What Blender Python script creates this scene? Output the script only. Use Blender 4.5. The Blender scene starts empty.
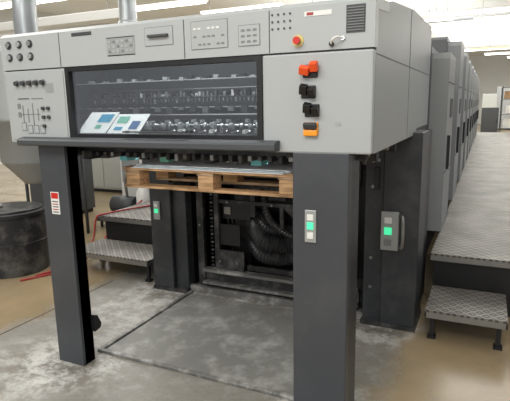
import bpy, bmesh, math, random
from mathutils import Vector, Matrix
random.seed(4)
sc=bpy.context.scene
COL=sc.collection
try:
    sc.view_settings.view_transform='Standard'
    sc.view_settings.look='None'
    sc.view_settings.exposure=0.1
except Exception: pass

# ---------------------------------------------------------------- materials
def srgb(r,g,b):
    f=lambda c:(c/255/12.92) if c/255<=0.04045 else ((c/255+0.055)/1.055)**2.4
    return (f(r),f(g),f(b),1)
def mat(name,rgb,rough=0.5,metal=0.0,var=0.08,scale=6.0,bump=0.0,emit=0.0,spec=0.5,dirt=None,dirt_amt=0.5,dscale=3.2):
    m=bpy.data.materials.new(name); m.use_nodes=True
    nt=m.node_tree; p=nt.nodes['Principled BSDF']
    c=srgb(*rgb)
    tc=nt.nodes.new('ShaderNodeTexCoord'); nz=nt.nodes.new('ShaderNodeTexNoise')
    nz.inputs['Scale'].default_value=scale; nz.inputs['Detail'].default_value=5
    nt.links.new(tc.outputs['Object'],nz.inputs['Vector'])
    mx=nt.nodes.new('ShaderNodeMix'); mx.data_type='RGBA'
    nt.links.new(nz.outputs['Fac'],mx.inputs['Factor'])
    mx.inputs['A'].default_value=tuple(max(0,x*(1-var)) for x in c[:3])+(1,)
    mx.inputs['B'].default_value=tuple(min(1,x*(1+var)) for x in c[:3])+(1,)
    outc=mx.outputs['Result']
    if dirt:
        n2=nt.nodes.new('ShaderNodeTexNoise'); n2.inputs['Scale'].default_value=dscale; n2.inputs['Detail'].default_value=9; n2.inputs['Roughness'].default_value=.7
        nt.links.new(tc.outputs['Object'],n2.inputs['Vector'])
        mr=nt.nodes.new('ShaderNodeMapRange'); mr.inputs['From Min'].default_value=.48; mr.inputs['From Max'].default_value=.68
        mr.inputs['To Max'].default_value=dirt_amt
        nt.links.new(n2.outputs['Fac'],mr.inputs['Value'])
        m2=nt.nodes.new('ShaderNodeMix'); m2.data_type='RGBA'
        nt.links.new(mr.outputs['Result'],m2.inputs['Factor']); nt.links.new(outc,m2.inputs['A']); m2.inputs['B'].default_value=srgb(*dirt)
        outc=m2.outputs['Result']
    nt.links.new(outc,p.inputs['Base Color'])
    p.inputs['Roughness'].default_value=rough; p.inputs['Metallic'].default_value=metal
    p.inputs['Specular IOR Level'].default_value=spec
    if bump:
        b=nt.nodes.new('ShaderNodeBump'); b.inputs['Strength'].default_value=bump; b.inputs['Distance'].default_value=0.01
        nt.links.new(nz.outputs['Fac'],b.inputs['Height']); nt.links.new(b.outputs['Normal'],p.inputs['Normal'])
    if emit:
        p.inputs['Emission Color'].default_value=c; p.inputs['Emission Strength'].default_value=emit
    return m
M={}
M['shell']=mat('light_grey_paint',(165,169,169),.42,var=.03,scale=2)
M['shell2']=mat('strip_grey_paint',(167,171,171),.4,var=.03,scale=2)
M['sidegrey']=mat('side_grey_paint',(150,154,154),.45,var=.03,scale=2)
M['seam']=mat('seam_dark',(70,72,72),.6)
M['softseam']=mat('seam_soft',(118,121,121),.6)
M['post']=mat('post_dark_grey',(63,66,71),.40,var=.10,scale=3,dirt=(92,93,94),dirt_amt=.25)
M['pillar']=mat('pillar_charcoal',(46,49,53),.42,var=.15,scale=4,dirt=(110,110,108),dirt_amt=.3)
M['black']=mat('black_steel',(22,23,25),.45,var=.3,scale=8)
M['blackdusty']=mat('black_dusty_steel',(36,37,38),.55,var=.3,scale=8,dirt=(134,133,128),dirt_amt=.45,dscale=6)
M['backgrey']=mat('inner_wall_grey',(52,55,58),.5,var=.4,scale=9)
M['rubber']=mat('black_rubber',(22,22,23),.45,var=.2)
M['hose']=mat('corrugated_hose_black',(58,58,60),.30,var=.2,dirt=(130,128,122),dirt_amt=.35,dscale=9)
M['chrome']=mat('chrome',(205,207,209),.28,1.0,var=.05)
M['steel']=mat('worn_steel',(140,140,138),.35,.8,var=.2,scale=12)
M['white']=mat('white_plastic',(222,222,218),.4,var=.02)
M['paper']=mat('white_paper',(242,244,245),.6,var=.02)
M['bluepaper']=mat('pale_blue_paper',(188,206,214),.6,var=.03)
M['blue']=mat('printed_blue',(58,150,190),.5,var=.25,scale=20)
M['blue2']=mat('printed_dark_blue',(60,100,150),.5,var=.3,scale=25)
M['green_print']=mat('printed_green',(110,180,160),.5,var=.3,scale=25)
M['orange']=mat('orange_plastic',(235,84,34),.4,var=.05)
M['amber']=mat('amber_plastic',(238,150,28),.4,var=.05)
M['yellow']=mat('yellow_paint',(206,190,120),.45,var=.05)
M['red']=mat('red_plastic',(196,38,30),.4,var=.05)
M['green']=mat('green_lamp',(70,225,160),.4,var=.02,emit=.75)
M['cyan']=mat('cyan_label',(120,205,215),.5,var=.02)
M['plate']=mat('brushed_control_plate',(160,163,162),.4,.3,var=.05)
M['ink']=mat('panel_print_dark',(60,62,64),.6,var=.02)
M['inkgrey']=mat('panel_print_grey',(120,122,122),.6,var=.02)
M['tankblack']=mat('black_tank',(30,31,33),.5,var=.3,scale=5,dirt=(120,119,113),dirt_amt=.5,dscale=5)
M['beige']=mat('beige_grey_machine',(166,169,165),.5,var=.05)
M['ductgrey']=mat('extractor_grey',(140,143,142),.45,.1,var=.08,scale=3)
M['concrete_dust']=mat('dusty_steel_plate',(118,118,114),.5,.0,var=.14,scale=3,bump=.06,dirt=(172,172,168),dirt_amt=.75,dscale=5)
M['rimdust']=mat('dusty_plate_rim',(112,112,109),.5,.3,var=.3,scale=9,dirt=(196,196,190),dirt_amt=.95,dscale=5)
M['wall']=mat('white_wall_paint',(214,215,212),.8,var=.03)
M['ceil']=mat('ceiling_panels',(238,239,237),.85,var=.03)
M['duct']=mat('galvanised_duct',(160,165,168),.35,.6,var=.12)
M['tube']=mat('lit_fluorescent',(255,252,240),.4,var=0,emit=8.0)
M['redhose']=mat('red_hose',(160,54,52),.45,var=.1)
M['unit']=mat('unit_grey_paint',(98,101,103),.45,var=.04,scale=2)
M['unitcover']=mat('unit_cover_paint',(143,146,146),.45,var=.04,scale=2)
M['unitdark']=mat('unit_dark_grey',(66,69,72),.5,var=.08,scale=2)
M['joint']=mat('floor_joint',(84,78,68),.8)
M['cloth']=mat('carton_brown',(150,120,86),.7)

def wood(name,rgb):
    m=bpy.data.materials.new(name); m.use_nodes=True; nt=m.node_tree; p=nt.nodes['Principled BSDF']
    tc=nt.nodes.new('ShaderNodeTexCoord'); mp=nt.nodes.new('ShaderNodeMapping'); mp.inputs['Scale'].default_value=(4,30,30)
    nz=nt.nodes.new('ShaderNodeTexNoise'); nz.inputs['Scale'].default_value=1.9; nz.inputs['Detail'].default_value=8
    cr=nt.nodes.new('ShaderNodeValToRGB'); c=srgb(*rgb)
    cr.color_ramp.elements[0].position=.35; cr.color_ramp.elements[0].color=(c[0]*.48,c[1]*.44,c[2]*.40,1)
    cr.color_ramp.elements[1].position=.62; cr.color_ramp.elements[1].color=c
    nt.links.new(tc.outputs['Object'],mp.inputs['Vector']); nt.links.new(mp.outputs['Vector'],nz.inputs['Vector'])
    nt.links.new(nz.outputs['Fac'],cr.inputs['Fac']); nt.links.new(cr.outputs['Color'],p.inputs['Base Color'])
    p.inputs['Roughness'].default_value=.75
    return m
M['wood']=wood('pallet_wood',(212,172,128))
M['wood2']=wood('pallet_wood_grey',(186,158,126))

def tread(name,rgb,metal=.5):
    m=bpy.data.materials.new(name); m.use_nodes=True; nt=m.node_tree; p=nt.nodes['Principled BSDF']
    tc=nt.nodes.new('ShaderNodeTexCoord'); sp=nt.nodes.new('ShaderNodeSeparateXYZ'); nt.links.new(tc.outputs['Object'],sp.inputs[0])
    def mt(op,a,b=None,v=None):
        n=nt.nodes.new('ShaderNodeMath'); n.operation=op
        nt.links.new(a,n.inputs[0])
        if b is not None: nt.links.new(b,n.inputs[1])
        if v is not None: n.inputs[1].default_value=v
        return n.outputs[0]
    K=math.pi/.042
    cx=mt('SINE',mt('MULTIPLY',sp.outputs[0],v=K)); cy=mt('SINE',mt('MULTIPLY',sp.outputs[1],v=K))
    ch=mt('GREATER_THAN',mt('MULTIPLY',cx,cy),v=0.0)
    s=mt('ADD',sp.outputs[0],sp.outputs[1]); d=mt('SUBTRACT',sp.outputs[0],sp.outputs[1])
    a=mt('ABSOLUTE',mt('COSINE',mt('MULTIPLY',s,v=K))); b=mt('ABSOLUTE',mt('COSINE',mt('MULTIPLY',d,v=K)))
    ma=mt('MULTIPLY',mt('GREATER_THAN',a,v=.72),ch)
    inv=nt.nodes.new('ShaderNodeMath'); inv.operation='SUBTRACT'; inv.inputs[0].default_value=1; nt.links.new(ch,inv.inputs[1])
    mb=mt('MULTIPLY',mt('GREATER_THAN',b,v=.72),inv.outputs[0])
    pr=mt('ADD',ma,mb)
    nz=nt.nodes.new('ShaderNodeTexNoise'); nz.inputs['Scale'].default_value=3; nz.inputs['Detail'].default_value=7
    nt.links.new(tc.outputs['Object'],nz.inputs['Vector'])
    c=srgb(*rgb)
    mx=nt.nodes.new('ShaderNodeMix'); mx.data_type='RGBA'; mx.inputs['A'].default_value=(c[0]*.55,c[1]*.55,c[2]*.55,1); mx.inputs['B'].default_value=(min(1,c[0]*1.45),min(1,c[1]*1.45),min(1,c[2]*1.45),1)
    nt.links.new(pr,mx.inputs['Factor'])
    m2=nt.nodes.new('ShaderNodeMix'); m2.data_type='RGBA'; m2.blend_type='MULTIPLY'; m2.inputs['Factor'].default_value=.9
    cr=nt.nodes.new('ShaderNodeValToRGB'); cr.color_ramp.elements[0].position=.35; cr.color_ramp.elements[0].color=(.45,.43,.41,1); cr.color_ramp.elements[1].position=.65; cr.color_ramp.elements[1].color=(1,1,1,1)
    nt.links.new(nz.outputs['Fac'],cr.inputs['Fac']); nt.links.new(mx.outputs['Result'],m2.inputs['A']); nt.links.new(cr.outputs['Color'],m2.inputs['B'])
    nt.links.new(m2.outputs['Result'],p.inputs['Base Color'])
    p.inputs['Metallic'].default_value=metal; p.inputs['Roughness'].default_value=.5
    bp=nt.nodes.new('ShaderNodeBump'); bp.inputs['Strength'].default_value=.5; bp.inputs['Distance'].default_value=.003
    nt.links.new(pr,bp.inputs['Height']); nt.links.new(bp.outputs['Normal'],p.inputs['Normal'])
    return m
M['tread']=tread('diamond_tread_plate',(122,119,114),.3)

def glassm():
    m=bpy.data.materials.new('tinted_window_glass'); m.use_nodes=True; nt=m.node_tree
    nt.nodes.remove(nt.nodes['Principled BSDF']); out=nt.nodes['Material Output']
    tr=nt.nodes.new('ShaderNodeBsdfTransparent'); tr.inputs['Color'].default_value=(.88,.9,.9,1)
    gl=nt.nodes.new('ShaderNodeBsdfGlossy'); gl.inputs['Roughness'].default_value=.06; gl.inputs['Color'].default_value=(.95,.97,1,1)
    lw=nt.nodes.new('ShaderNodeLayerWeight'); lw.inputs['Blend'].default_value=.5
    mr=nt.nodes.new('ShaderNodeMapRange'); mr.inputs['To Min'].default_value=.06; mr.inputs['To Max'].default_value=.28
    nt.links.new(lw.outputs['Facing'],mr.inputs['Value'])
    mx=nt.nodes.new('ShaderNodeMixShader')
    nt.links.new(mr.outputs['Result'],mx.inputs[0]); nt.links.new(tr.outputs[0],mx.inputs[1]); nt.links.new(gl.outputs[0],mx.inputs[2]); nt.links.new(mx.outputs[0],out.inputs['Surface'])
    return m
M['glass']=glassm()

def floorm():
    m=bpy.data.materials.new('polished_dusty_concrete'); m.use_nodes=True; nt=m.node_tree; p=nt.nodes['Principled BSDF']
    tc=nt.nodes.new('ShaderNodeTexCoord')
    def noise(s,d=6,r=.6,stretch=None):
        n=nt.nodes.new('ShaderNodeTexNoise'); n.inputs['Scale'].default_value=s; n.inputs['Detail'].default_value=d; n.inputs['Roughness'].default_value=r
        if stretch:
            mp=nt.nodes.new('ShaderNodeMapping'); mp.inputs['Scale'].default_value=stretch; mp.inputs['Rotation'].default_value=(0,0,.5)
            nt.links.new(tc.outputs['Object'],mp.inputs['Vector']); nt.links.new(mp.outputs['Vector'],n.inputs['Vector'])
        else: nt.links.new(tc.outputs['Object'],n.inputs['Vector'])
        return n.outputs['Fac']
    def mr(v,a,b,c=0,d=1,st=True):
        n=nt.nodes.new('ShaderNodeMapRange'); n.interpolation_type='SMOOTHSTEP' if st else 'LINEAR'
        n.inputs['From Min'].default_value=a; n.inputs['From Max'].default_value=b; n.inputs['To Min'].default_value=c; n.inputs['To Max'].default_value=d
        nt.links.new(v,n.inputs['Value']); return n.outputs['Result']
    def mt(op,a,b=None,v=None):
        n=nt.nodes.new('ShaderNodeMath'); n.operation=op; nt.links.new(a,n.inputs[0])
        if b is not None: nt.links.new(b,n.inputs[1])
        if v is not None: n.inputs[1].default_value=v
        return n.outputs[0]
    def mix(f,a,b):
        n=nt.nodes.new('ShaderNodeMix'); n.data_type='RGBA'; nt.links.new(f,n.inputs['Factor'])
        for k,x in (('A',a),('B',b)):
            if isinstance(x,tuple): n.inputs[k].default_value=x
            else: nt.links.new(x,n.inputs[k])
        return n.outputs['Result']
    def near(x,y,r0,r1):
        n=nt.nodes.new('ShaderNodeVectorMath'); n.operation='DISTANCE'; nt.links.new(tc.outputs['Object'],n.inputs[0]); n.inputs[1].default_value=(x,y,0)
        return mr(n.outputs['Value'],r0,r1,1,0)
    sp=nt.nodes.new('ShaderNodeSeparateXYZ'); nt.links.new(tc.outputs['Object'],sp.inputs[0])
    n1=noise(.9,7); n2=noise(7,10,.75); n3=noise(26,6,.7); n0=noise(2.2,5); n4=noise(5,8,.7,(1,6,1)); n5=noise(1.7,9,.7)
    base=mix(mr(n1,.35,.65),srgb(154,136,106),srgb(134,119,94))
    base=mix(mr(n2,.45,.75,0,.35),base,srgb(158,144,120))
    xw=mt('ADD',sp.outputs[0],mt('MULTIPLY',mt('SUBTRACT',n0,v=.5),v=.6)); yw=mt('ADD',sp.outputs[1],mt('MULTIPLY',mt('SUBTRACT',n0,v=.5),v=.6))
    zx=mt('MULTIPLY',mr(xw,-3.25,-3.0),mr(xw,-.55,-.3,1,0)); zy=mt('MULTIPLY',mr(yw,1.45,1.7),mr(yw,3.8,4.4,1,0))
    dust=mt('MULTIPLY',mt('MULTIPLY',zx,zy),mr(n2,.3,.5,.7,.9))
    dcol=mix(mr(n3,.3,.7),srgb(118,117,112),srgb(132,131,126))
    dcol=mix(mr(n5,.46,.66,0,.5),dcol,srgb(90,87,81))
    dcol=mix(mr(n2,.51,.68,0,.6),dcol,srgb(174,174,169))
    dcol=mix(mr(n4,.56,.72,0,.7),dcol,srgb(74,71,66))
    px=mt('MULTIPLY',mr(xw,-3.0,-2.7),mr(xw,-2.3,-2.1,1,0)); pd=mt('MULTIPLY',px,mr(n2,.40,.62,0,.5))
    dcol=mix(pd,dcol,srgb(196,196,192))
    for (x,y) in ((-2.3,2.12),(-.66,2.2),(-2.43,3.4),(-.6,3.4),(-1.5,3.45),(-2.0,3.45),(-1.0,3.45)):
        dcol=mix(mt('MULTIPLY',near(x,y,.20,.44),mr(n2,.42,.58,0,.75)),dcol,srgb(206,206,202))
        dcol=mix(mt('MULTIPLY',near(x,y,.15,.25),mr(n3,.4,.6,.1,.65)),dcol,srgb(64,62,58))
    col=mix(dust,base,dcol)
    col=mix(mt('MULTIPLY',mr(n2,.55,.68),mr(n1,.42,.58,.08,.42)),col,srgb(80,74,64))
    nt.links.new(col,p.inputs['Base Color'])
    rg=mt('ADD',mr(n1,.3,.7,.14,.28),mt('MULTIPLY',dust,v=.22))
    nt.links.new(rg,p.inputs['Roughness'])
    bp=nt.nodes.new('ShaderNodeBump'); bp.inputs['Strength'].default_value=.05; bp.inputs['Distance'].default_value=.01
    nt.links.new(n3,bp.inputs['Height']); nt.links.new(bp.outputs['Normal'],p.inputs['Normal'])
    return m
M['floor']=floorm()

# ---------------------------------------------------------------- builder
WL={}
def wloc(o): return WL.get(o.name,Vector((0,0,0)))
class B:
    def __init__(s): s.bm=bmesh.new(); s.mats=[]
    def mi(s,m):
        if m not in s.mats: s.mats.append(m)
        return s.mats.index(m)
    def _set(s,fs,m,smooth=False):
        i=s.mi(m)
        for f in fs: f.material_index=i; f.smooth=smooth
    def box(s,x0,x1,y0,y1,z0,z1,m='black',bev=0,rot=None):
        r=bmesh.ops.create_cube(s.bm,size=1); vs=r['verts']
        sx,sy,sz=x1-x0,y1-y0,z1-z0; c=Vector(((x0+x1)/2,(y0+y1)/2,(z0+z1)/2))
        for v in vs: v.co=Vector((v.co.x*sx,v.co.y*sy,v.co.z*sz))
        if rot is not None:
            for v in vs: v.co=rot@v.co
        for v in vs: v.co+=c
        fs=list({f for v in vs for f in v.link_faces}); s._set(fs,m)
        if bev:
            es=list({e for v in vs for e in v.link_edges})
            rr=bmesh.ops.bevel(s.bm,geom=es,offset=bev,segments=2,affect='EDGES',profile=.5)
            s._set(rr['faces'],m)
        return s
    def cyl(s,p0,p1,r,m='black',seg=20,r2=None):
        p0=Vector(p0);p1=Vector(p1); d=p1-p0; L=d.length
        rr=bmesh.ops.create_cone(s.bm,cap_ends=True,segments=seg,radius1=r,radius2=r if r2 is None else r2,depth=L)
        q=d.to_track_quat('Z','Y').to_matrix(); c=(p0+p1)/2
        for v in rr['verts']: v.co=q@v.co+c
        fs={f for v in rr['verts'] for f in v.link_faces}; i=s.mi(m)
        for f in fs: f.material_index=i; f.smooth=len(f.verts)==4
        return s
    def prism(s,pts,a,b,axis='X',m='black'):
        def mk(t):
            o=[]
            for (p,q) in pts:
                o.append(s.bm.verts.new((t,p,q) if axis=='X' else ((p,t,q) if axis=='Y' else (p,q,t))))
            return o
        A=mk(a);Bv=mk(b); n=len(pts); fs=[s.bm.faces.new(A),s.bm.faces.new(Bv[::-1])]
        for i in range(n): fs.append(s.bm.faces.new([A[i],Bv[i],Bv[(i+1)%n],A[(i+1)%n]]))
        s._set(fs,m); bmesh.ops.recalc_face_normals(s.bm,faces=fs); return s
    def tube(s,pts,r,m='rubber',seg=10,sub=8,ribs=0):
        P=[Vector(p) for p in pts]; path=[]
        n=len(P)
        for i in range(n-1):
            a=P[max(i-1,0)];b=P[i];c=P[i+1];d=P[min(i+2,n-1)]
            for k in range(sub):
                t=k/sub
                path.append(.5*((2*b)+(c-a)*t+(2*a-5*b+4*c-d)*t*t+(3*b-a-3*c+d)*t**3))
        path.append(P[-1]); rings=[]; up=Vector((0,0,1)); pn=None
        for i,q in enumerate(path):
            t=(path[min(i+1,len(path)-1)]-path[max(i-1,0)]).normalized()
            if pn is None:
                nrm=t.cross(up if abs(t.z)<.9 else Vector((1,0,0))).normalized()
            else: nrm=(pn-t*pn.dot(t)).normalized()
            pn=nrm; bn=t.cross(nrm); rr=r*(1+ribs*(1 if i%2 else -1))
            rings.append([s.bm.verts.new(q+rr*(math.cos(2*math.pi*k/seg)*nrm+math.sin(2*math.pi*k/seg)*bn)) for k in range(seg)])
        fs=[]
        for i in range(len(rings)-1):
            for k in range(seg): fs.append(s.bm.faces.new([rings[i][k],rings[i][(k+1)%seg],rings[i+1][(k+1)%seg],rings[i+1][k]]))
        s._set(fs,m,not ribs)
        c1=s.bm.faces.new(rings[0][::-1]); c2=s.bm.faces.new(rings[-1]); s._set([c1,c2],m); return s
    def lathe(s,cx,cy,prof,m,seg=32,smooth=True):
        rings=[[s.bm.verts.new((cx+r*math.cos(2*math.pi*k/seg),cy+r*math.sin(2*math.pi*k/seg),z)) for k in range(seg)] for r,z in prof]
        fs=[]
        for i in range(len(rings)-1):
            for k in range(seg): fs.append(s.bm.faces.new([rings[i][k],rings[i][(k+1)%seg],rings[i+1][(k+1)%seg],rings[i+1][k]]))
        s._set(fs,m,smooth)
        s._set([s.bm.faces.new(rings[0][::-1]),s.bm.faces.new(rings[-1])],m); return s
    def fin(s,name,parent=None,label=None,cat=None,group=None,kind=None,origin=None):
        xs=[v.co for v in s.bm.verts]
        lo=Vector((min(v.x for v in xs),min(v.y for v in xs),min(v.z for v in xs))); hi=Vector((max(v.x for v in xs),max(v.y for v in xs),max(v.z for v in xs)))
        o0=Vector(origin) if origin is not None else Vector(((lo.x+hi.x)/2,(lo.y+hi.y)/2,lo.z if parent is None else (lo.z+hi.z)/2))
        for v in s.bm.verts: v.co-=o0
        me=bpy.data.meshes.new(name); s.bm.to_mesh(me); s.bm.free()
        for m in s.mats: me.materials.append(M[m])
        ob=bpy.data.objects.new(name,me); COL.objects.link(ob)
        pl=wloc(parent) if parent else Vector((0,0,0))
        ob.location=o0-pl; WL[ob.name]=o0
        if parent: ob.parent=parent
        tag(ob,label,cat,group,kind); return ob
def tag(ob,label=None,cat=None,group=None,kind=None):
    if label: ob['label']=label
    if cat: ob['category']=cat
    if group: ob['group']=group
    if kind: ob['kind']=kind
def empty(name,loc,label,cat,group=None):
    e=bpy.data.objects.new(name,None); e.empty_display_size=.1; COL.objects.link(e); e.location=loc; WL[e.name]=Vector(loc)
    tag(e,label,cat,group); return e
def copy_tree(src,delta,label=None,group=None):
    n=src.copy(); COL.objects.link(n); n.location=src.location+Vector(delta); WL[n.name]=wloc(src)+Vector(delta)
    if label: n['label']=label
    if group: n['group']=group
    def rec(a,b):
        for ch in list(a.children):
            c=ch.copy(); COL.objects.link(c); c.parent=b; rec(ch,c)
    rec(src,n); return n

# ---------------------------------------------------------------- room
B().box(-13,7,-5,38,-.2,0,'floor').fin('floor',kind='structure',origin=(0,0,0))
B().box(-13,7,-5,38,4.6,4.75,'ceil').fin('ceiling',kind='structure')
B().box(-13,7,38,38.2,0,4.6,'wall').fin('wall_back',kind='structure')
B().box(-13.2,-13,-5,38,0,4.6,'wall').fin('wall_left',kind='structure')
b=B()
for x0,x1,y0,y1 in [(-13,6.9,1.42,1.436),(-4.6,-4.588,-4,37),(.30,.312,-4,3.2),(-13,6.9,6.4,6.412),(-3.1,-3.084,-4,3.4)]:
    b.box(x0,x1,y0,y1,.0,.0012,'joint')
b.fin('trim_1',kind='structure')

# ---------------------------------------------------------------- delivery of the press
D=empty('printing_press_delivery',(-1.5,3.2,0),'light grey sheetfed press delivery on dark posts with viewing window','printing press')
YF=2.11
X0,X1=-2.63,-.44
b=B()
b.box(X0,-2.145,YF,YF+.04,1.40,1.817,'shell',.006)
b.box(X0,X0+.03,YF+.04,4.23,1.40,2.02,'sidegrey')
b.box(X0+.03,X0+.04,YF+.04,2.95,1.42,2.0,'backgrey')
b.box(X0,X1,3.55,4.23,1.38,1.42,'black')
b.box(X0+.04,X1-.03,2.95,2.98,1.42,2.0,'backgrey')
b.fin('housing',D)
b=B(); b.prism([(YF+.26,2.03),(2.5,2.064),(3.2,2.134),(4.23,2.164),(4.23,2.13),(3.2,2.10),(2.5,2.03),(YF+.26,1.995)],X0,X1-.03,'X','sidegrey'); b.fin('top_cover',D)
b=B().box(-.945,X1,YF,YF+.04,1.38,1.817,'shell',.008)
PR=b.fin('switch_panel',D)
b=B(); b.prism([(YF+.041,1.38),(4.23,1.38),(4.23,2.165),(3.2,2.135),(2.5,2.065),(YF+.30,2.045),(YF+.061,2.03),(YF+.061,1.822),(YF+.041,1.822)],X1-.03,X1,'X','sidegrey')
b.box(X1-.001,X1+.002,3.12,3.123,1.39,2.12,'softseam'); b.box(X1-.001,X1+.002,YF+.07,4.2,1.80,1.804,'softseam')
b.fin('side_cover',D)
b=B()
b.prism([(YF-.004,1.823),(YF+.06,1.823),(YF+.06,1.98),(YF+.30,2.00),(YF+.30,2.046),(YF+.02,2.026),(YF-.004,2.008)],X0,X1+.002,'X','shell2')
for x in (-2.165,-1.353,-.905): b.box(x-.002,x+.002,YF-.0055,YF,1.825,2.005,'seam')
CS=b.fin('control_strip',D)
b=B().box(X0+.003,X1-.003,YF+.008,YF+.03,1.812,1.828,'seam'); b.fin('panel_gap',D)
yq=YF-.004
for i,x in enumerate((-2.56,-2.475,-2.39)):
    for j,z in enumerate((1.962,1.893)):
        b=B(); b.cyl((x,yq,z),(x,yq-.004,z),.022,'ink',20); b.cyl((x,yq-.004,z),(x,yq-.016,z),.014,'plate' if (i+j)%2 else 'inkgrey',20)
        b.fin('push_button',CS)
def flat(bb,x0,x1,z0,z1,m,y=None):
    y=yq if y is None else y
    bb.box(x0,x1,y-.002,y+.001,z0,z1,m)
b=B()
flat(b,-1.83,-1.65,1.862,1.954,'plate')
flat(b,-1.83,-1.65,1.862,1.866,'inkgrey'); flat(b,-1.83,-1.65,1.95,1.954,'inkgrey')
for k in range(6):
    for r in range(3): b.box(-1.82+k*.028,-1.804+k*.028,yq-.004,yq-.001,1.878+r*.024,1.89+r*.024,'shell' if (k+r)%3 else 'inkgrey')
b.fin('button_legend',CS)
b=B(); flat(b,-2.07,-1.93,1.978,1.996,'ink'); b.fin('name_plate',CS,label='small dark name strip')
b=B(); flat(b,-1.585,-1.415,1.895,1.985,'inkgrey'); b.box(-1.582,-1.418,yq-.003,yq,1.898,1.982,'shell2'); b.box(-1.56,-1.44,yq-.02,yq-.003,1.935,1.948,'seam',.003)
b.fin('pull_handle',CS)
b=B(); cx,w=-1.213,.20
flat(b,cx-w/2,cx+w/2,1.862,1.992,'inkgrey'); b.box(cx-w/2+.003,cx+w/2-.003,yq-.003,yq,1.865,1.989,'shell')
for r in range(3):
    for k in range(7):
        if (k*3+r)%4: b.box(cx-w/2+.015+k*.025,cx-w/2+.031+k*.025,yq-.0045,yq-.002,1.88+r*.036,1.888+r*.036,'inkgrey' if r<2 else 'white')
b.fin('keypad_plate',CS)
b=B(); flat(b,-1.06,-.95,1.862,1.955,'inkgrey'); b.box(-1.057,-.953,yq-.003,yq,1.865,1.952,'shell2')
for r in range(3):
    for k in range(3): b.box(-1.045+k*.03,-1.027+k*.03,yq-.0045,yq-.002,1.877+r*.025,1.886+r*.025,'inkgrey')
b.fin('keypad_plate',CS)
for r in range(3):
    for k in range(4):
        b=B(); b.cyl((-.89+k*.028,yq+.001,1.925+r*.03),(-.89+k*.028,yq-.004,1.925+r*.03),.0045,'ink',10); b.fin('indicator_lamp',CS)
b=B(); flat(b,-.74,-.62,1.965,1.985,'white'); b.box(-.73,-.70,yq-.003,yq-.001,1.969,1.981,'redhose'); b.fin('printed_label',CS,label='white printed label with small red mark')
b=B(); b.cyl((-.769,yq,1.868),(-.769,yq-.004,1.868),.026,'yellow',24); b.fin('stop_button_base',CS)
b=B(); b.cyl((-.769,yq-.004,1.868),(-.769,yq-.018,1.868),.009,'red',16); b.cyl((-.769,yq-.018,1.868),(-.769,yq-.028,1.868),.016,'red',24); b.fin('emergency_stop_button',CS,label='red mushroom emergency stop button')
b=B(); b.box(-.557,-.478,yq-.003,yq,1.885,1.995,'seam')
for k in range(9): b.box(-.552,-.483,yq-.006,yq-.002,1.893+k*.011,1.897+k*.011,'inkgrey')
b.fin('ventilation_grille',CS)
b=B(); b.cyl((-.618,yq,1.845),(-.618,yq-.014,1.845),.010,'black',16); b.cyl((-.57,yq,1.866),(-.57,yq-.010,1.866),.009,'chrome',14)
b.tube([(-.618,yq-.014,1.845),(-.608,yq-.028,1.860),(-.590,yq-.026,1.870),(-.57,yq-.010,1.866)],.0045,'white',8)
b.fin('cable_loop',CS)
PL=B().box(X0+.02,-2.16,YF-.004,YF,1.42,1.80,'shell').fin('socket_panel',D)
yl=YF-.004
for k in range(5):
    x=-2.52+k*.052
    b=B(); b.cyl((x,yl,1.745),(x,yl-.004,1.745),.019,'inkgrey',18); b.cyl((x,yl-.004,1.745),(x,yl-.022,1.745),.013,'ink',16); b.fin('knob',PL)
b=B()
def fl2(x0,x1,z0,z1,m): b.box(x0,x1,yl-.002,yl+.001,z0,z1,m)
fl2(-2.53,-2.44,1.655,1.66,'ink'); fl2(-2.42,-2.33,1.655,1.66,'inkgrey')
for (x,z0,z1) in ((-2.50,1.50,1.62),(-2.46,1.52,1.60),(-2.42,1.50,1.63),(-2.38,1.53,1.6)):
    fl2(x,x+.006,z0,z1,'inkgrey')
for (x,z) in ((-2.52,1.47),(-2.47,1.455),(-2.42,1.455),(-2.37,1.455)): fl2(x,x+.04,z,z+.05,'inkgrey'); b.box(x+.005,x+.035,yl-.003,yl,z+.005,z+.045,'shell2')
for (x,z) in ((-2.54,1.60),(-2.54,1.55)): fl2(x,x+.025,z,z+.03,'inkgrey')
fl2(-2.52,-2.36,1.565,1.569,'inkgrey'); fl2(-2.3,-2.24,1.69,1.74,'plate')
b.fin('flow_diagram',PL,label='printed line diagram with small pale boxes')
for x,z in ((-2.33,1.60),(-2.33,1.55),(-2.33,1.50),(-2.29,1.60),(-2.29,1.55)):
    B().cyl((x,yl,z),(x,yl-.014,z),.010,'ink',14).fin('plug_socket',PL)
for x,z,m1,m2 in ((-.714,1.738,'black','orange'),(-.722,1.650,'black','black'),(-.705,1.570,'black','black'),(-.71,1.490,'black','amber')):
    b=B(); b.box(x-.034,x+.034,YF-.008,YF,z-.028,z+.028,'black' if m2!='amber' else 'amber',.004)
    b.fin('switch_base',PR)
    b=B(); R=Matrix.Rotation(math.radians(28),3,'X'); T=Matrix.Rotation(math.radians(12),3,'Y')
    if m2=='orange':
        b.box(x-.042,x+.002,YF-.040,YF-.01,z-.014,z+.022,'orange',.004,R@T); b.box(x+.006,x+.040,YF-.042,YF-.01,z-.002,z+.038,'orange',.004,R)
    elif m2=='amber':
        b.box(x-.030,x+.030,YF-.028,YF-.008,z+.0,z+.026,'ink',.003,R); b.box(x-.032,x+.032,YF-.018,YF-.008,z-.032,z-.006,'amber',.004)
    else:
        b.box(x-.034,x+.0,YF-.036,YF-.008,z-.010,z+.032,'rubber',.003,R@T); b.box(x+.004,x+.034,YF-.032,YF-.008,z-.024,z+.018,'rubber',.003,R)
    b.fin('rocker_switch',PR,label='orange twin rocker switch' if m2=='orange' else ('amber rimmed switch' if m2=='amber' else 'black twin rocker switch'))
B().box(-.60,-.575,YF-.002,YF+.001,1.503,1.518,'plate').fin('lock_plate',PR)
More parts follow.
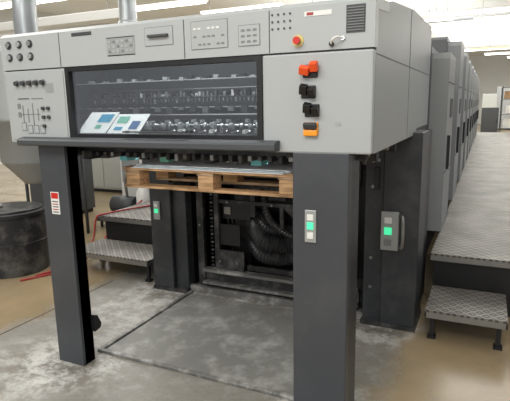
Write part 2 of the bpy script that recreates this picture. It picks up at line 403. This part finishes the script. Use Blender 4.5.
# window
b=B()
b.box(-2.145,-2.118,YF-.004,YF+.05,1.435,1.817,'black'); b.box(-.972,-.945,YF-.004,YF+.05,1.435,1.817,'black')
b.box(-2.118,-.972,YF-.004,YF+.05,1.797,1.817,'black'); b.box(-2.118,-.972,YF-.004,YF+.05,1.435,1.456,'black')
WN=b.fin('viewing_window',D)
B().box(-2.118,-.972,YF+.012,YF+.018,1.456,1.797,'glass').fin('glass_pane',WN)
b=B(); b.box(-1.75,-1.35,YF-.03,YF-.016,1.466,1.474,'ink',.003); b.box(-1.74,-1.72,YF-.018,YF-.003,1.464,1.476,'ink'); b.box(-1.38,-1.36,YF-.018,YF-.003,1.464,1.476,'ink'); b.fin('window_handle',WN)
b=B(); b.prism([(2.04,1.395),(2.05,1.388),(2.10,1.388),(2.11,1.434),(2.09,1.437),(2.05,1.428),(2.04,1.418)],-2.50,-.86,'X','unitdark'); b.fin('sheet_rest_ledge',D)
# machinery seen through the window
b=B()
b.box(-2.58,-.48,2.80,2.84,1.655,1.668,'plate')
for k in range(70):
    h=.008+.022*random.random(); x=-2.56+k*.029+.006*random.random()
    b.box(x,x+.010+.012*random.random(),2.77,2.80,1.668-h*.4,1.668+h,('plate','chrome','steel','white','black')[random.randrange(5)])
b.cyl((-2.58,2.76,1.705),(-.48,2.76,1.705),.006,'steel',10)
for k in range(70):
    z=1.618+.012*random.random(); b.box(-2.55+k*.029,-2.54+k*.029,2.755,2.768,z,1.648,'plate' if k%3==0 else 'steel')
b.fin('gripper_bar',D)
b=B()
b.box(-2.58,-.48,2.60,2.63,1.752,1.758,'plate')
for k in range(34): b.box(-2.5+k*.06,-2.47+k*.06,2.60,2.63,1.758,1.766+.006*(k%3),'plate' if k%2 else 'black')
b.fin('gripper_bar',D)
b=B(); b.box(-2.58,-.48,2.65,2.69,1.588,1.594,'plate')
for k in range(24): b.box(-2.55+k*.088,-2.51+k*.088,2.63,2.65,1.575-.01*(k%3),1.594,'steel' if k%2 else 'backgrey')
b.fin('cross_rail',D)
b=B(); b.cyl((-2.58,2.55,1.545),(-.48,2.55,1.545),.007,'steel',12); b.fin('cross_rail',D)
b=B(); b.cyl((-2.5,2.42,1.49),(-.5,2.42,1.49),.008,'chrome'); b.fin('roller_shaft',D)
for k in range(27):
    x=-2.06+k*.056+.012*random.random(); rr=.014+.014*random.random()
    b=B(); b.cyl((x,2.40,1.487),(x+.022,2.40,1.487),rr,'chrome' if k%2 else 'plate',18); b.box(x+.004,x+.02,2.35,2.38,1.508,1.518+.01*random.random(),'plate' if k%3 else 'black'); b.fin('suction_wheel',D)
for k in range(14):
    x=-1.60+k*.066
    b=B(); b.box(x,x+.018,2.28,2.34,1.455,1.465+.008*(k%3),'white' if k%3==1 else 'steel'); b.cyl((x+.026,2.30,1.462),(x+.040,2.30,1.462),.010,'chrome',14); b.fin('sheet_guide_finger',D)
b=B(); b.box(-2.55,-.50,2.2,2.94,1.440,1.452,'black'); b.fin('guide_plate',D)
# underside mechanism
b=B()
for y,z,r,m in ((2.35,1.36,.02,'black'),(2.55,1.33,.03,'blackdusty'),(2.85,1.35,.02,'steel'),(3.1,1.33,.03,'black')): b.cyl((-2.5,y,z),(-.5,y,z),r,m,14)
b.box(-2.55,-.5,2.28,2.31,1.335,1.40,'blackdusty'); b.box(-2.55,-.5,2.9,3.5,1.385,1.395,'black')
for k in range(34): b.box(-2.4+k*.055,-2.38+k*.055,2.22,2.34,1.305+.02*random.random(),1.345,'steel' if k%4==0 else ('blackdusty' if k%3 else 'black'))
for k in range(12): b.box(-2.35+k*.15,-2.29+k*.15,2.40,2.50,1.275+.01*(k%2),1.31,['black','steel','cyan','blackdusty','green_print','black'][k%6])
for k in range(20): b.cyl((-2.3+k*.09,2.62,1.30),(-2.285+k*.09,2.62,1.30),.028,'blackdusty' if k%2 else 'steel',14)
b.cyl((-2.5,2.62,1.30),(-.5,2.62,1.30),.008,'steel',10)
b.fin('sheet_delivery_mechanism',D)
# front posts
b=B(); b.prism([(-2.41,YF),(-2.205,YF),(-2.205,YF+.10),(-2.212,YF+.10),(-2.225,YF+.02),(-2.395,YF+.02),(-2.395,YF+.12),(-2.41,YF+.12)],0,1.395,'Z','post')
b.box(-2.23,-2.205,YF+.02,YF+.10,0,1.39,'black')
PO=b.fin('support_post',D)
b=B(); b.box(-2.345,-2.28,YF-.003,YF,.975,1.11,'white'); b.box(-2.34,-2.285,YF-.004,YF-.001,1.07,1.105,'red')
for k in range(5): b.box(-2.335,-2.29,YF-.004,YF-.001,.985+k*.016,.991+k*.016,'redhose' if k%2 else 'ink')
b.fin('warning_sticker',PO,label='white and red warning sticker')
b=B(); b.box(-.80,-.535,YF,YF+.06,0,1.385,'post',.006); b.box(-.798,-.537,YF+.06,YF+.203,0.0,1.385,'pillar')
PO2=b.fin('support_post',D)
b=B(); b.box(-.738,-.682,YF-.008,YF,.965,1.12,'plate',.004); CP=b.fin('call_button_plate',PO2)
B().box(-.725,-.695,YF-.012,YF-.007,1.03,1.062,'green').fin('lit_push_button',PO2,label='green illuminated push button')
for z0,z1 in ((1.072,1.10),(.985,1.015)): B().box(-.725,-.695,YF-.011,YF-.007,z0,z1,'white').fin('push_button',PO2,label='white push button')
b=B(); b.prism([(2.20,.20),(2.25,.21),(2.26,.235),(2.23,.30),(2.20,.31)],-2.205,-2.175,'X','black'); b.fin('latch_bracket',D)
# rear pillars
b=B(); b.box(-.755,-.62,3.44,3.75,0.0,1.40,'pillar',.008); b.box(-.62,-.375,3.40,3.75,0.0,1.40,'pillar',.008); b.box(-.42,-.40,3.75,4.23,.0,1.38,'pillar')
b.box(-.76,-.37,3.39,3.76,0,.03,'blackdusty')
P3=b.fin('rear_pillar',D)
b=B(); b.box(-.625,-.505,3.37,3.40,.585,.86,'plate',.006); b.fin('control_box',P3,label='brushed metal control box')
B().box(-.60,-.55,3.362,3.37,.70,.75,'green').fin('lit_push_button',P3)
B().box(-.60,-.55,3.363,3.37,.78,.82,'white').fin('push_button',P3); B().box(-.60,-.55,3.363,3.37,.62,.665,'inkgrey').fin('push_button',P3)
b=B(); b.tube([(-.50,3.39,.84),(-.475,3.34,.83),(-.468,3.33,.73),(-.475,3.34,.62),(-.50,3.39,.61)],.012,'steel',10); b.fin('grab_handle',P3)
for z in (.28,.50,1.02,1.2): B().cyl((-.70,3.44,z),(-.70,3.432,z),.012,'steel',12).fin('bolt',P3)
B().box(-.69,-.655,3.425,3.44,1.00,1.16,'black',.004).fin('hinge',P3)
b=B(); b.box(-2.61,-2.40,3.40,3.75,0,1.40,'pillar',.008); b.box(-2.40,-2.27,3.44,3.75,0,1.40,'pillar',.008); b.box(-2.615,-2.265,3.39,3.76,0,.03,'blackdusty')
P4=b.fin('rear_pillar',D)
b=B(); b.box(-2.565,-2.50,3.385,3.40,.64,.80,'plate',.004); b.fin('control_box',P4,label='brushed metal control box')
B().box(-2.55,-2.515,3.378,3.386,.70,.735,'green').fin('lit_push_button',P4)
B().box(-2.55,-2.515,3.378,3.386,.75,.78,'white').fin('push_button',P4)
# recess
b=B()
b.box(-2.27,-.75,4.2,4.25,0,1.40,'black'); b.box(-2.27,-2.25,3.5,4.2,0,1.4,'black')
b.box(-2.27,-.75,3.46,3.50,0,.06,'rimdust'); b.box(-2.27,-.75,3.5,4.2,0,.05,'rimdust')
b.box(-2.20,-2.14,3.50,3.54,.05,1.30,'blackdusty'); b.box(-2.14,-.80,3.50,3.54,1.00,1.30,'black'); b.box(-2.14,-.80,3.495,3.5,1.0,1.02,'blackdusty')
b.box(-2.14,-.8,3.52,3.56,.05,.20,'blackdusty'); b.box(-2.14,-.8,3.46,3.54,.20,.225,'rimdust'); b.box(-2.14,-.8,3.46,3.52,.09,.11,'rimdust')
b.box(-2.03,-1.99,3.5,3.54,.225,1.0,'blackdusty'); b.box(-1.22,-1.17,3.5,3.54,.05,1.3,'blackdusty')
b.box(-2.0,-1.22,3.51,3.53,.80,.83,'blackdusty'); b.box(-1.98,-1.72,3.56,3.60,.66,.79,'black'); b.box(-1.96,-1.90,3.55,3.56,.70,.76,'steel')
b.box(-1.99,-1.84,3.8,4.0,.05,.95,'blackdusty'); b.box(-1.84,-1.2,4.0,4.1,.65,.95,'black'); b.box(-1.55,-1.4,3.54,3.60,.85,.97,'blackdusty')
b.box(-1.99,-1.76,3.50,3.52,.225,.40,'blackdusty'); b.box(-1.99,-1.80,3.52,3.54,.44,.62,'black'); b.box(-1.70,-1.66,3.52,3.54,.70,1.0,'blackdusty')
b.box(-1.76,-1.22,3.56,3.58,.225,.27,'blackdusty'); b.box(-1.45,-1.42,3.54,3.56,.62,.80,'blackdusty')
for x,z in ((-2.0+.02,.30),(-1.82,.30),(-2.17,.6),(-2.17,.9),(-1.9,.815),(-1.5,.815),(-1.2,.5),(-1.2,.9)): b.cyl((x,3.50,z),(x,3.49,z),.010,'steel',8)
b.prism([(-1.22,.6),(-1.22,.8),(-1.42,.8)],3.53,3.55,'Y','blackdusty')
b.fin('inner_frame',D)
for k,(zc,r,y) in enumerate(((.45,.075,3.68),(.34,.055,3.64),(.56,.045,3.74),(.36,.06,3.80))):
    b=B(); b.tube([(-1.84,y+.2,zc+.14),(-1.76,y+.08,zc+.06),(-1.64,y,zc),(-1.50,y,zc-.01),(-1.36,y+.02,zc+.01),(-1.0,y+.06,zc+.05)],r,'hose',18,10,.12); b.fin('corrugated_hose',D)
b=B(); b.tube([(-1.62,3.70,.98),(-1.64,3.66,.82),(-1.58,3.62,.68),(-1.48,3.64,.58),(-1.40,3.70,.52)],.028,'hose',14,12,.1); b.fin('corrugated_hose',D)
for k in range(3):
    b=B(); b.tube([(-1.95+k*.04,3.62,.80),(-1.94+k*.04,3.58,.65),(-1.92+k*.04,3.60,.42),(-1.90+k*.04,3.64,.23)],.010,'rubber',8,6); b.fin('cable',D)
b=B()
for i in range(26): b.cyl((-2.115,3.58,.12+i*.035),(-2.085,3.58,.12+i*.035),.012,'steel' if i%2 else 'blackdusty',8)
b.fin('lifting_chain',D)
B().box(-1.12,-1.105,3.48,3.5,.1,1.3,'steel').fin('guide_rail',D)

# ---------------------------------------------------------------- pallet and paper
PA=empty('pallet',(-1.6,3.1,1.05),'weathered wooden pallet raised under the delivery on lifting arms','pallet')
px0,px1,py0,py1=-2.25,-.96,2.66,3.46
for i,(y0,y1) in enumerate(((2.66,2.76),(2.83,2.93),(2.98,3.08),(3.13,3.23),(3.34,3.46))):
    B().box(px0+.012*(i%2),px1-.01*(i%3),y0,y1,1.178,1.197,'wood2' if i%2 else 'wood',.002).fin('deck_board',PA)
for x in (px0+.015,-1.66,px1-.14):
    B().box(x,x+.12,py0,py1,1.160,1.178,'wood2',.002).fin('stringer_board',PA)
    for y in (py0+.005,3.0,py1-.12): B().box(x+.005,x+.115,y,y+.11,1.075,1.160,'wood',.003).fin('block',PA)
for i,y0 in enumerate((py0,3.01,py1-.10)):
    B().box(px0+.01,px1-.015*(i+1),y0,y0+.09,1.057,1.075,'wood2' if i else 'wood',.002).fin('bottom_board',PA)
b=B()
for x in (-2.06,-1.38): b.box(x,x+.05,2.90,3.48,1.025,1.057,'blackdusty')
b.box(-2.24,-.80,3.42,3.47,.975,1.025,'blackdusty')
b.fin('pile_lift_fork',D)
b=B()
for k in range(5): b.box(-2.16+.014*((k*3)%5),-1.06+.012*((k*2)%5),2.63+.014*((k*2)%3),3.40,1.1975+k*.004,1.201+k*.004,'bluepaper' if k%2 else 'paper')
b.fin('paper_sheets',label='few loose white printed sheets lying on the wooden pallet',cat='paper')

def sheet(x0,x1,y0,y1,z0,z1,lab,skew=.05,blk=()):
    b=B()
    def P(u,v,e=0): return (x0+(x1-x0)*u+skew*v, y0+(y1-y0)*v-e, z0+(z1-z0)*v+e)
    def q(u0,u1,v0,v1,m,e):
        vs=[b.bm.verts.new(P(u0,v0,e)),b.bm.verts.new(P(u1,v0,e)),b.bm.verts.new(P(u1,v1,e)),b.bm.verts.new(P(u0,v1,e))]
        b._set([b.bm.faces.new(vs)],m)
    q(0,1,0,1,'paper',0)
    for u0,u1,v0,v1,m in blk: q(u0,u1,v0,v1,m,.002)
    b.fin('printed_sheet',label=lab,cat='paper',group='printed sheets behind the window')
sheet(-2.135,-1.93,2.155,2.23,1.458,1.572,'white sheet with a blue picture leaning under the window glass',blk=((.45,.90,.50,.88,'blue'),(.50,.70,.20,.38,'green_print')))
sheet(-1.92,-1.70,2.155,2.23,1.458,1.560,'white sheet with green and blue pictures leaning under the window glass',skew=.03,blk=((.12,.45,.52,.86,'green_print'),(.60,.86,.20,.62,'blue2'),(.15,.4,.15,.32,'blue')))

b=B(); b.box(-2.22,-.85,2.33,3.40,.001,.010,'concrete_dust',.003)
FP=b.fin('floor_plate',label='dusty scuffed steel plate set in the floor under the pile',cat='floor plate')
b=B()
b.box(-2.255,-2.225,2.285,3.44,.001,.022,'rimdust',.004); b.box(-.845,-.815,2.285,3.44,.001,.022,'rimdust',.004); b.box(-2.225,-.845,2.285,2.315,.001,.022,'rimdust',.004)
b.fin('plate_rim',FP)

# ---------------------------------------------------------------- printing units behind
def make_unit(y0,h,L=1.05,gap=.42,label=''):
    U=empty('printing_unit',(-1.5,y0,0),label,'printing press unit','row of printing units')
    b=B(); b.prism([(y0,.45),(y0+L,.45),(y0+L,h-.03),(y0+L-.03,h),(y0+.03,h),(y0,h-.03)],-2.6,-.46,'X','unit')
    b.box(-2.55,-.5,y0-.0,y0+L+gap,0,.45,'unitdark'); b.fin('unit_tower',U)
    b=B(); b.prism([(y0+.04,.46),(y0+L-.25,.46),(y0+L-.25,h-.10),(y0+L-.30,h-.05),(y0+.08,h-.05),(y0+.04,h-.10)],-.459,-.315,'X','unitcover')
    b.box(-.318,-.312,y0+.04,y0+L-.25,.98,.99,'seam'); b.box(-.318,-.312,y0+.04,y0+L-.25,1.75,1.76,'seam'); b.fin('side_door',U)
    b=B(); b.box(-.314,-.290,y0+.2,y0+.23,1.0,1.3,'black'); b.fin('door_handle',U)
    b=B(); b.box(-.316,-.31,y0+.35,y0+.65,1.45,1.62,'seam'); b.fin('door_window',U)
    b=B(); b.box(-.42,-.33,y0+L-.18,y0+L-.06,.46,h-.45,'unitdark',.005); b.fin('control_column',U)
    b=B(); b.box(-2.5,-.52,y0+L,y0+L+gap,.45,h-.55,'black'); b.cyl((-2.4,y0+L+gap/2,h-.5),(-.5,y0+L+gap/2,h-.5),.14,'black',20); b.fin('inking_bridge',U)
    return U
U=make_unit(4.50,2.05,label='grey printing press tower beside the tread plate walkway')
U2=make_unit(6.05,2.30,label='tall grey printing press tower in a row of equal towers')
for k in range(1,9): copy_tree(U2,(0,1.5*k,0))

# ---------------------------------------------------------------- walkways and steps
def walkway(name,x0,x1,y0,y1,label):
    W=empty(name,((x0+x1)/2,y0,0),label,'walkway')
    b=B(); b.box(x0,x1,y0,y1,.435,.45,'tread')
    yy=y0+1.8
    while yy<y1: b.box(x0,x1,yy,yy+.008,.445,.4505,'seam'); yy+=1.5
    b.fin('tread_plate',W)
    b=B(); b.box(x0,x1,y0,y0+.012,.395,.434,'steel'); b.box(x0,x0+.012,y0+.012,y1,.395,.434,'steel'); b.box(x1-.012,x1,y0+.012,y1,.395,.434,'steel')
    b.fin('edge_rail',W)
    b=B(); b.box(x0+.02,x1-.02,y0+.06,y0+.08,.0,.434,'black'); b.box(x1-.08,x1-.06,y0+.08,y1,.0,.434,'unitdark')
    b.fin('skirt_panel',W)
walkway('walkway',-.33,1.05,3.87,20,'long raised diamond tread plate walkway beside the press')
walkway('walkway',-3.75,-2.72,4.0,18,'raised tread plate walkway on the drive side of the press')
def step(x0,x1,y0,y1,label,z=.22):
    S=empty('step_platform',((x0+x1)/2,(y0+y1)/2,0),label,'step')
    b=B(); b.box(x0,x1,y0,y1,z-.015,z,'tread'); b.box(x0,x1,y0,y0+.008,z-.055,z-.015,'steel'); b.box(x0,x0+.008,y0,y1,z-.055,z-.015,'steel'); b.box(x1-.008,x1,y0,y1,z-.055,z-.015,'steel'); b.fin('tread',S)
    for x in (x0+.03,x1-.06):
        for y in (y0+.05,y1-.08):
            b=B(); b.box(x,x+.03,y,y+.03,.02,z-.016,'black'); b.box(x-.012,x+.042,y-.012,y+.042,0,.02,'black'); b.fin('leg',S)
    b=B(); b.box(x0+.04,x1-.04,y0+.25,y0+.28,.06,.10,'black'); b.fin('cross_brace',S)
step(-.30,.20,3.30,3.80,'low diamond tread plate step in front of the walkway')
step(-3.66,-2.72,3.46,3.92,'low diamond tread plate step beside the dark pillar')

# ---------------------------------------------------------------- left background
b=B(); b.lathe(-4.30,3.32,[(.338,0),(.345,.006),(.345,.30),(.349,.303),(.349,.317),(.345,.32),(.345,.575),(.348,.577),(.364,.58),(.364,.612),(.34,.617)],'tankblack',56,False)
TK=b.fin('round_tank',label='black dusty drum with rim and lid on the floor',cat='tank')
b=B(); b.cyl((-4.30,3.32,.617),(-4.30,3.32,.635),.31,'blackdusty',32); b.cyl((-4.38,3.26,.635),(-4.38,3.26,.67),.05,'steel',16); b.fin('lid',TK)
HP=empty('powder_extractor',(-4.9,4.3,0),'grey round extraction vessel with short tapered base and exhaust pipe','extraction unit')
b=B(); b.lathe(-4.90,4.30,[(.20,.72),(.22,.75),(.42,.98),(.43,1.0),(.43,1.45),(.437,1.455),(.437,1.49),(.43,1.495),(.43,2.2),(.40,2.26),(.14,2.32)],'ductgrey',40); b.fin('hopper',HP)
b=B(); b.tube([(-4.9,4.30,2.3),(-4.9,4.30,2.8),(-4.9,4.45,3.25),(-4.9,4.9,3.5),(-4.9,6.5,3.55)],.13,'duct',18); b.fin('exhaust_pipe',HP)
for x,y in ((-5.30,4.40),(-4.60,4.68),(-5.0,4.76)): B().cyl((x,y,0),(x,y,1.15),.02,'ink',10).fin('leg',HP)
b=B(); b.box(-4.72,-4.56,3.87,3.93,1.52,1.74,'white',.01); b.fin('instrument_box',HP)
def cabinet(x0,x1,y0,y1,h,m,lab):
    C=empty('cabinet',((x0+x1)/2,(y0+y1)/2,0),lab,'cabinet')
    B().box(x0,x1,y0,y1,.06,h,m,.01).fin('body',C); B().box(x0+.03,x1-.03,y0+.03,y1-.03,0,.06,'black').fin('plinth',C)
    n=max(1,int((x1-x0)/.6)); w=(x1-x0)/n
    for i in range(n):
        B().box(x0+i*w+.015,x0+(i+1)*w-.015,y0-.015,y0,.1,h-.05,m,.004).fin('door',C)
        B().box(x0+(i+1)*w-.08,x0+(i+1)*w-.05,y0-.03,y0-.015,h*.5,h*.5+.14,'black').fin('handle',C)
cabinet(-7.2,-5.9,7.2,7.8,1.75,'beige','pale grey double-door machine cabinet against the aisle')
cabinet(-5.4,-4.4,6.8,7.4,1.1,'white','low white cabinet beside the drive side walkway')
cabinet(-8.2,-7.0,4.4,5.0,1.9,'beige','pale grey tall control cabinet on the factory floor')
cabinet(-10.5,-9.0,9.4,10.2,1.9,'unitcover','grey machine cabinet standing across the aisle')
cabinet(-6.2,-5.5,5.2,5.8,1.35,'unitdark','dark grey machine cabinet beside the extraction vessel')
PU=empty('compressor_unit',(-4.3,5.3,0),'white and dark compressor unit with pipes beside the walkway','compressor')
B().box(-4.75,-3.95,5.0,5.8,.08,.14,'unitdark',.005).fin('base_frame',PU)
b=B(); b.cyl((-4.62,5.25,.28),(-4.25,5.25,.28),.12,'unitdark',24); b.cyl((-4.65,5.25,.28),(-4.62,5.25,.28),.09,'steel',20); b.fin('motor',PU)
b=B(); b.box(-4.7,-4.0,5.5,5.78,.14,1.05,'white',.01); b.box(-4.66,-4.36,5.485,5.5,.55,.98,'unitcover'); b.box(-4.3,-4.04,5.485,5.5,.3,.98,'ink'); b.fin('control_cabinet',PU)
b=B(); b.lathe(-4.08,5.2,[(.08,.141),(.10,.15),(.10,.48),(.06,.54),(.04,.58)],'white',24); b.fin('canister',PU)
b=B(); b.tube([(-4.4,5.25,.40),(-4.38,5.22,.65),(-4.2,5.2,.80),(-4.0,5.2,.75),(-3.97,5.25,.5),(-3.97,5.3,.15)],.02,'steel',12); b.fin('pipe',PU)
for x in (-4.7,-4.0):
    for y in (5.05,5.75): B().cyl((x,y,0),(x,y,.08),.02,'black',10).fin('foot',PU)
# tool trolley on the drive side walkway
TT=empty('tool_trolley',(-3.35,6.3,.45),'grey tool trolley with dark drawers on the drive side walkway','trolley')
B().box(-3.6,-3.1,6.0,6.5,.55,1.12,'unitcover',.01).fin('body',TT)
for k in range(3): B().box(-3.57,-3.13,5.985,6.0,.60+k*.17,.75+k*.17,'unitdark',.003).fin('drawer',TT)
for x in (-3.56,-3.14):
    for y in (6.04,6.46): B().cyl((x,y-.01,.495),(x,y+.01,.495),.045,'black',14).fin('wheel',TT)
B().tube([(-3.86,3.2,.012),(-3.82,3.5,.012),(-3.87,3.8,.012),(-3.9,4.1,.05),(-3.9,4.4,.25),(-3.86,4.8,.42),(-3.88,4.9,.44)],.011,'redhose').fin('red_hose',label='red rubber hose lying on the floor by the walkway',cat='hose')
B().tube([(-3.9,3.05,.010),(-3.76,3.35,.010),(-3.74,3.7,.010),(-3.79,3.92,.2),(-3.77,3.97,.42),(-3.70,4.05,.464),(-3.5,4.6,.462),(-3.3,4.7,.462)],.010,'redhose').fin('red_hose',label='thin red rubber hose running up onto the walkway',cat='hose')

# ---------------------------------------------------------------- ceiling things
def light_fix(x,y,z=4.1,L=2.4,ax='X'):
    F=empty('ceiling_light',(x,y,z),'long suspended fluorescent ceiling light','ceiling light','fluorescent ceiling lights')
    hx,hy=(L/2,.11) if ax=='X' else (.11,L/2)
    b=B(); b.box(x-hx,x+hx,y-hy,y+hy,z,z+.06,'white'); b.fin('lamp_housing',F)
    for o in (-.05,.05):
        b=B(); b.cyl((x-hx+.03,y+o,z-.02),(x+hx-.03,y+o,z-.02),.026,'tube',8); b.fin('fluorescent_tube',F)
    for xx in (x-hx*.8,x+hx*.8): B().box(xx,xx+.01,y-.005,y+.005,z+.06,4.6,'steel').fin('hanger',F)
for (x,y,z) in ((-6.6,5.9,3.25),(-9.4,9.0,4.1),(-7.6,11.0,4.1),(-6.2,12.5,4.1),(-3.2,9,4.1),(-3.4,13,4.1),(-2.3,17,4.1),(-.6,14,4.1),(.8,11,4.1),(.6,17.5,4.1),(-.2,21,4.1),(.9,24.5,4.1),(-.4,28,4.1),(2.0,14.5,4.1),(2.6,19.5,4.1),(.8,31,4.1),(-4.5,18,4.1),(-1.2,12,4.1),(-1.5,19,4.1),(-1.8,23,4.1),(2.0,34,4.1),(-.6,16.0,4.1)):
    light_fix(x,y,z)
b=B(); b.tube([(-5.75,7.2,3.0),(-5.75,7.2,3.3),(-5.78,7.2,3.6),(-6.0,7.25,3.95),(-6.1,7.3,4.6)],.15,'duct',20); b.cyl((-5.75,7.2,2.95),(-5.75,7.2,3.05),.17,'duct',24); b.fin('air_duct',label='galvanised bent air duct hanging from the ceiling',cat='air duct')
b=B(); b.box(-11.5,-6.4,8.0,8.3,3.30,3.48,'white',.01)
for x in (-11,-9,-7): b.cyl((x,8.15,3.48),(x,8.15,4.6),.012,'steel',6)
b.fin('cable_tray',label='long white cable tray hung under the ceiling',cat='cable tray')
b=B(); b.cyl((-5.3,10.0,4.0),(6.5,10.0,4.0),.05,'white',12)
for x in (-5,-2,1,4): b.cyl((x,10,4.0),(x,10,4.6),.012,'steel',6)
b.fin('ceiling_pipe',label='white pipe running along under the ceiling',cat='pipe')
b=B(); b.cyl((-3.0,18.3,4.25),(6.5,18.3,4.25),.07,'duct',12)
for x in (-2,1,4): b.cyl((x,18.3,4.25),(x,18.3,4.6),.012,'steel',6)
b.fin('ceiling_pipe',label='galvanised pipe crossing the hall under the ceiling',cat='pipe')
b=B(); b.box(-.9,6.8,24,24.15,3.74,3.80,'yellow'); b.box(6.6,6.8,24,24.15,0,3.74,'yellow'); b.fin('crane_beam',label='pale yellow overhead crane beam across the hall',cat='crane beam')
cabinet(-.3,.35,27,27.8,1.9,'beige','pale grey machine cabinet at the far end of the hall')
cabinet(1.95,2.6,25.5,26.3,2.3,'unitcover','grey machine cabinet at the far end of the hall')
cabinet(-.25,.4,23.0,23.6,1.3,'unitdark','dark grey machine cabinet past the end of the walkway')
cabinet(.35,1.3,30,30.8,2.3,'unitcover','tall grey machine cabinet near the end wall')
RK=empty('storage_rack',(1.0,21.5,0),'open metal rack with white cartons past the walkway','rack')
for x in (.42,1.58):
    for y in (21.2,21.75): B().box(x,x+.05,y,y+.05,0,2.1,'unitdark').fin('upright',RK)
for z in (.5,1.05,1.6,2.05): B().box(.42,1.63,21.2,21.8,z,z+.04,'steel').fin('shelf',RK)
for x,z,h,m in ((.55,.54,.35,'white'),(1.05,.54,.3,'cloth'),(.6,1.09,.3,'white'),(1.1,1.09,.38,'unitcover'),(.52,1.64,.28,'cloth'),(1.0,1.64,.3,'white')):
    B().box(x,x+.38,21.3,21.7,z,z+h,m,.008).fin('carton',label=('white' if m=='white' else ('brown' if m=='cloth' else 'grey'))+' carton standing on the metal rack shelf',cat='box',group='cartons on the rack')

# ---------------------------------------------------------------- lights
def area(name,loc,sx,sy,e,rot=(0,0,0),col=(1,.985,.96)):
    l=bpy.data.lights.new(name,'AREA'); l.shape='RECTANGLE'; l.size=sx; l.size_y=sy; l.energy=e; l.color=col
    o=bpy.data.objects.new(name,l); COL.objects.link(o); o.location=loc; o.rotation_euler=rot
area('ceiling_lamp_front',(-1.4,-.9,4.3),4,2,225)
area('front_fill_light',(-1.0,-4.6,2.9),5,1.6,85,rot=(math.radians(78),0,0))  # added fill from behind the camera, brightens front faces and pallet
area('ceiling_lamp_machine',(.9,3.0,4.3),1.6,4,50)
area('ceiling_lamp_left',(-5.5,3.0,4.3),2.5,6,200)
area('ceiling_lamp_rear',(-1.0,10,4.3),5,8,300)
area('ceiling_lamp_far',(0,24,4.3),9,12,950)
area('ceiling_lamp_left_rear',(-8,11,4.3),6,8,430)
area('ceiling_fill_rear',(-3,14,3.3),6,10,230,rot=(math.pi,0,0))  # unseen upward fill, added to brighten the rear ceiling
area('ceiling_fill_far',(1,26,3.3),7,12,420,rot=(math.pi,0,0))  # same added fill for the far ceiling, no fixture stands here
area('delivery_interior_lamp',(-1.5,2.35,1.97),1.7,.2,8.0,rot=(math.radians(20),0,0),col=(.97,.98,1))
area('pile_fill_light',(-1.55,2.45,1.265),1.2,.08,1.3,rot=(math.radians(25),0,0),col=(1,.98,.94))  # added fill under the housing, lifts the dark pallet and paper
w=bpy.data.worlds.new('World'); sc.world=w; w.use_nodes=True
w.node_tree.nodes['Background'].inputs[0].default_value=(.84,.86,.88,1); w.node_tree.nodes['Background'].inputs[1].default_value=.5

# ---------------------------------------------------------------- camera
f=492.0; pitch=math.radians(11.04); roll=math.radians(1.06); yaw=math.radians(25.2)
R=Vector((math.cos(yaw),math.sin(yaw),0)); Fh=Vector((-math.sin(yaw),math.cos(yaw),0)); Z=Vector((0,0,1))
F=Fh*math.cos(pitch)-Z*math.sin(pitch); Up=Fh*math.sin(pitch)+Z*math.cos(pitch)
c,s=math.cos(roll),math.sin(roll)
cx=R*c-Up*s; cy=R*s+Up*c; cz=-F
mt=Matrix(((cx.x,cy.x,cz.x,0),(cx.y,cy.y,cz.y,0),(cx.z,cy.z,cz.z,1.6),(0,0,0,1)))
cam=bpy.data.cameras.new('camera'); cam.sensor_fit='HORIZONTAL'; cam.sensor_width=36; cam.lens=36*f/510; cam.clip_end=200
co=bpy.data.objects.new('camera',cam); COL.objects.link(co); co.matrix_world=mt; sc.camera=co
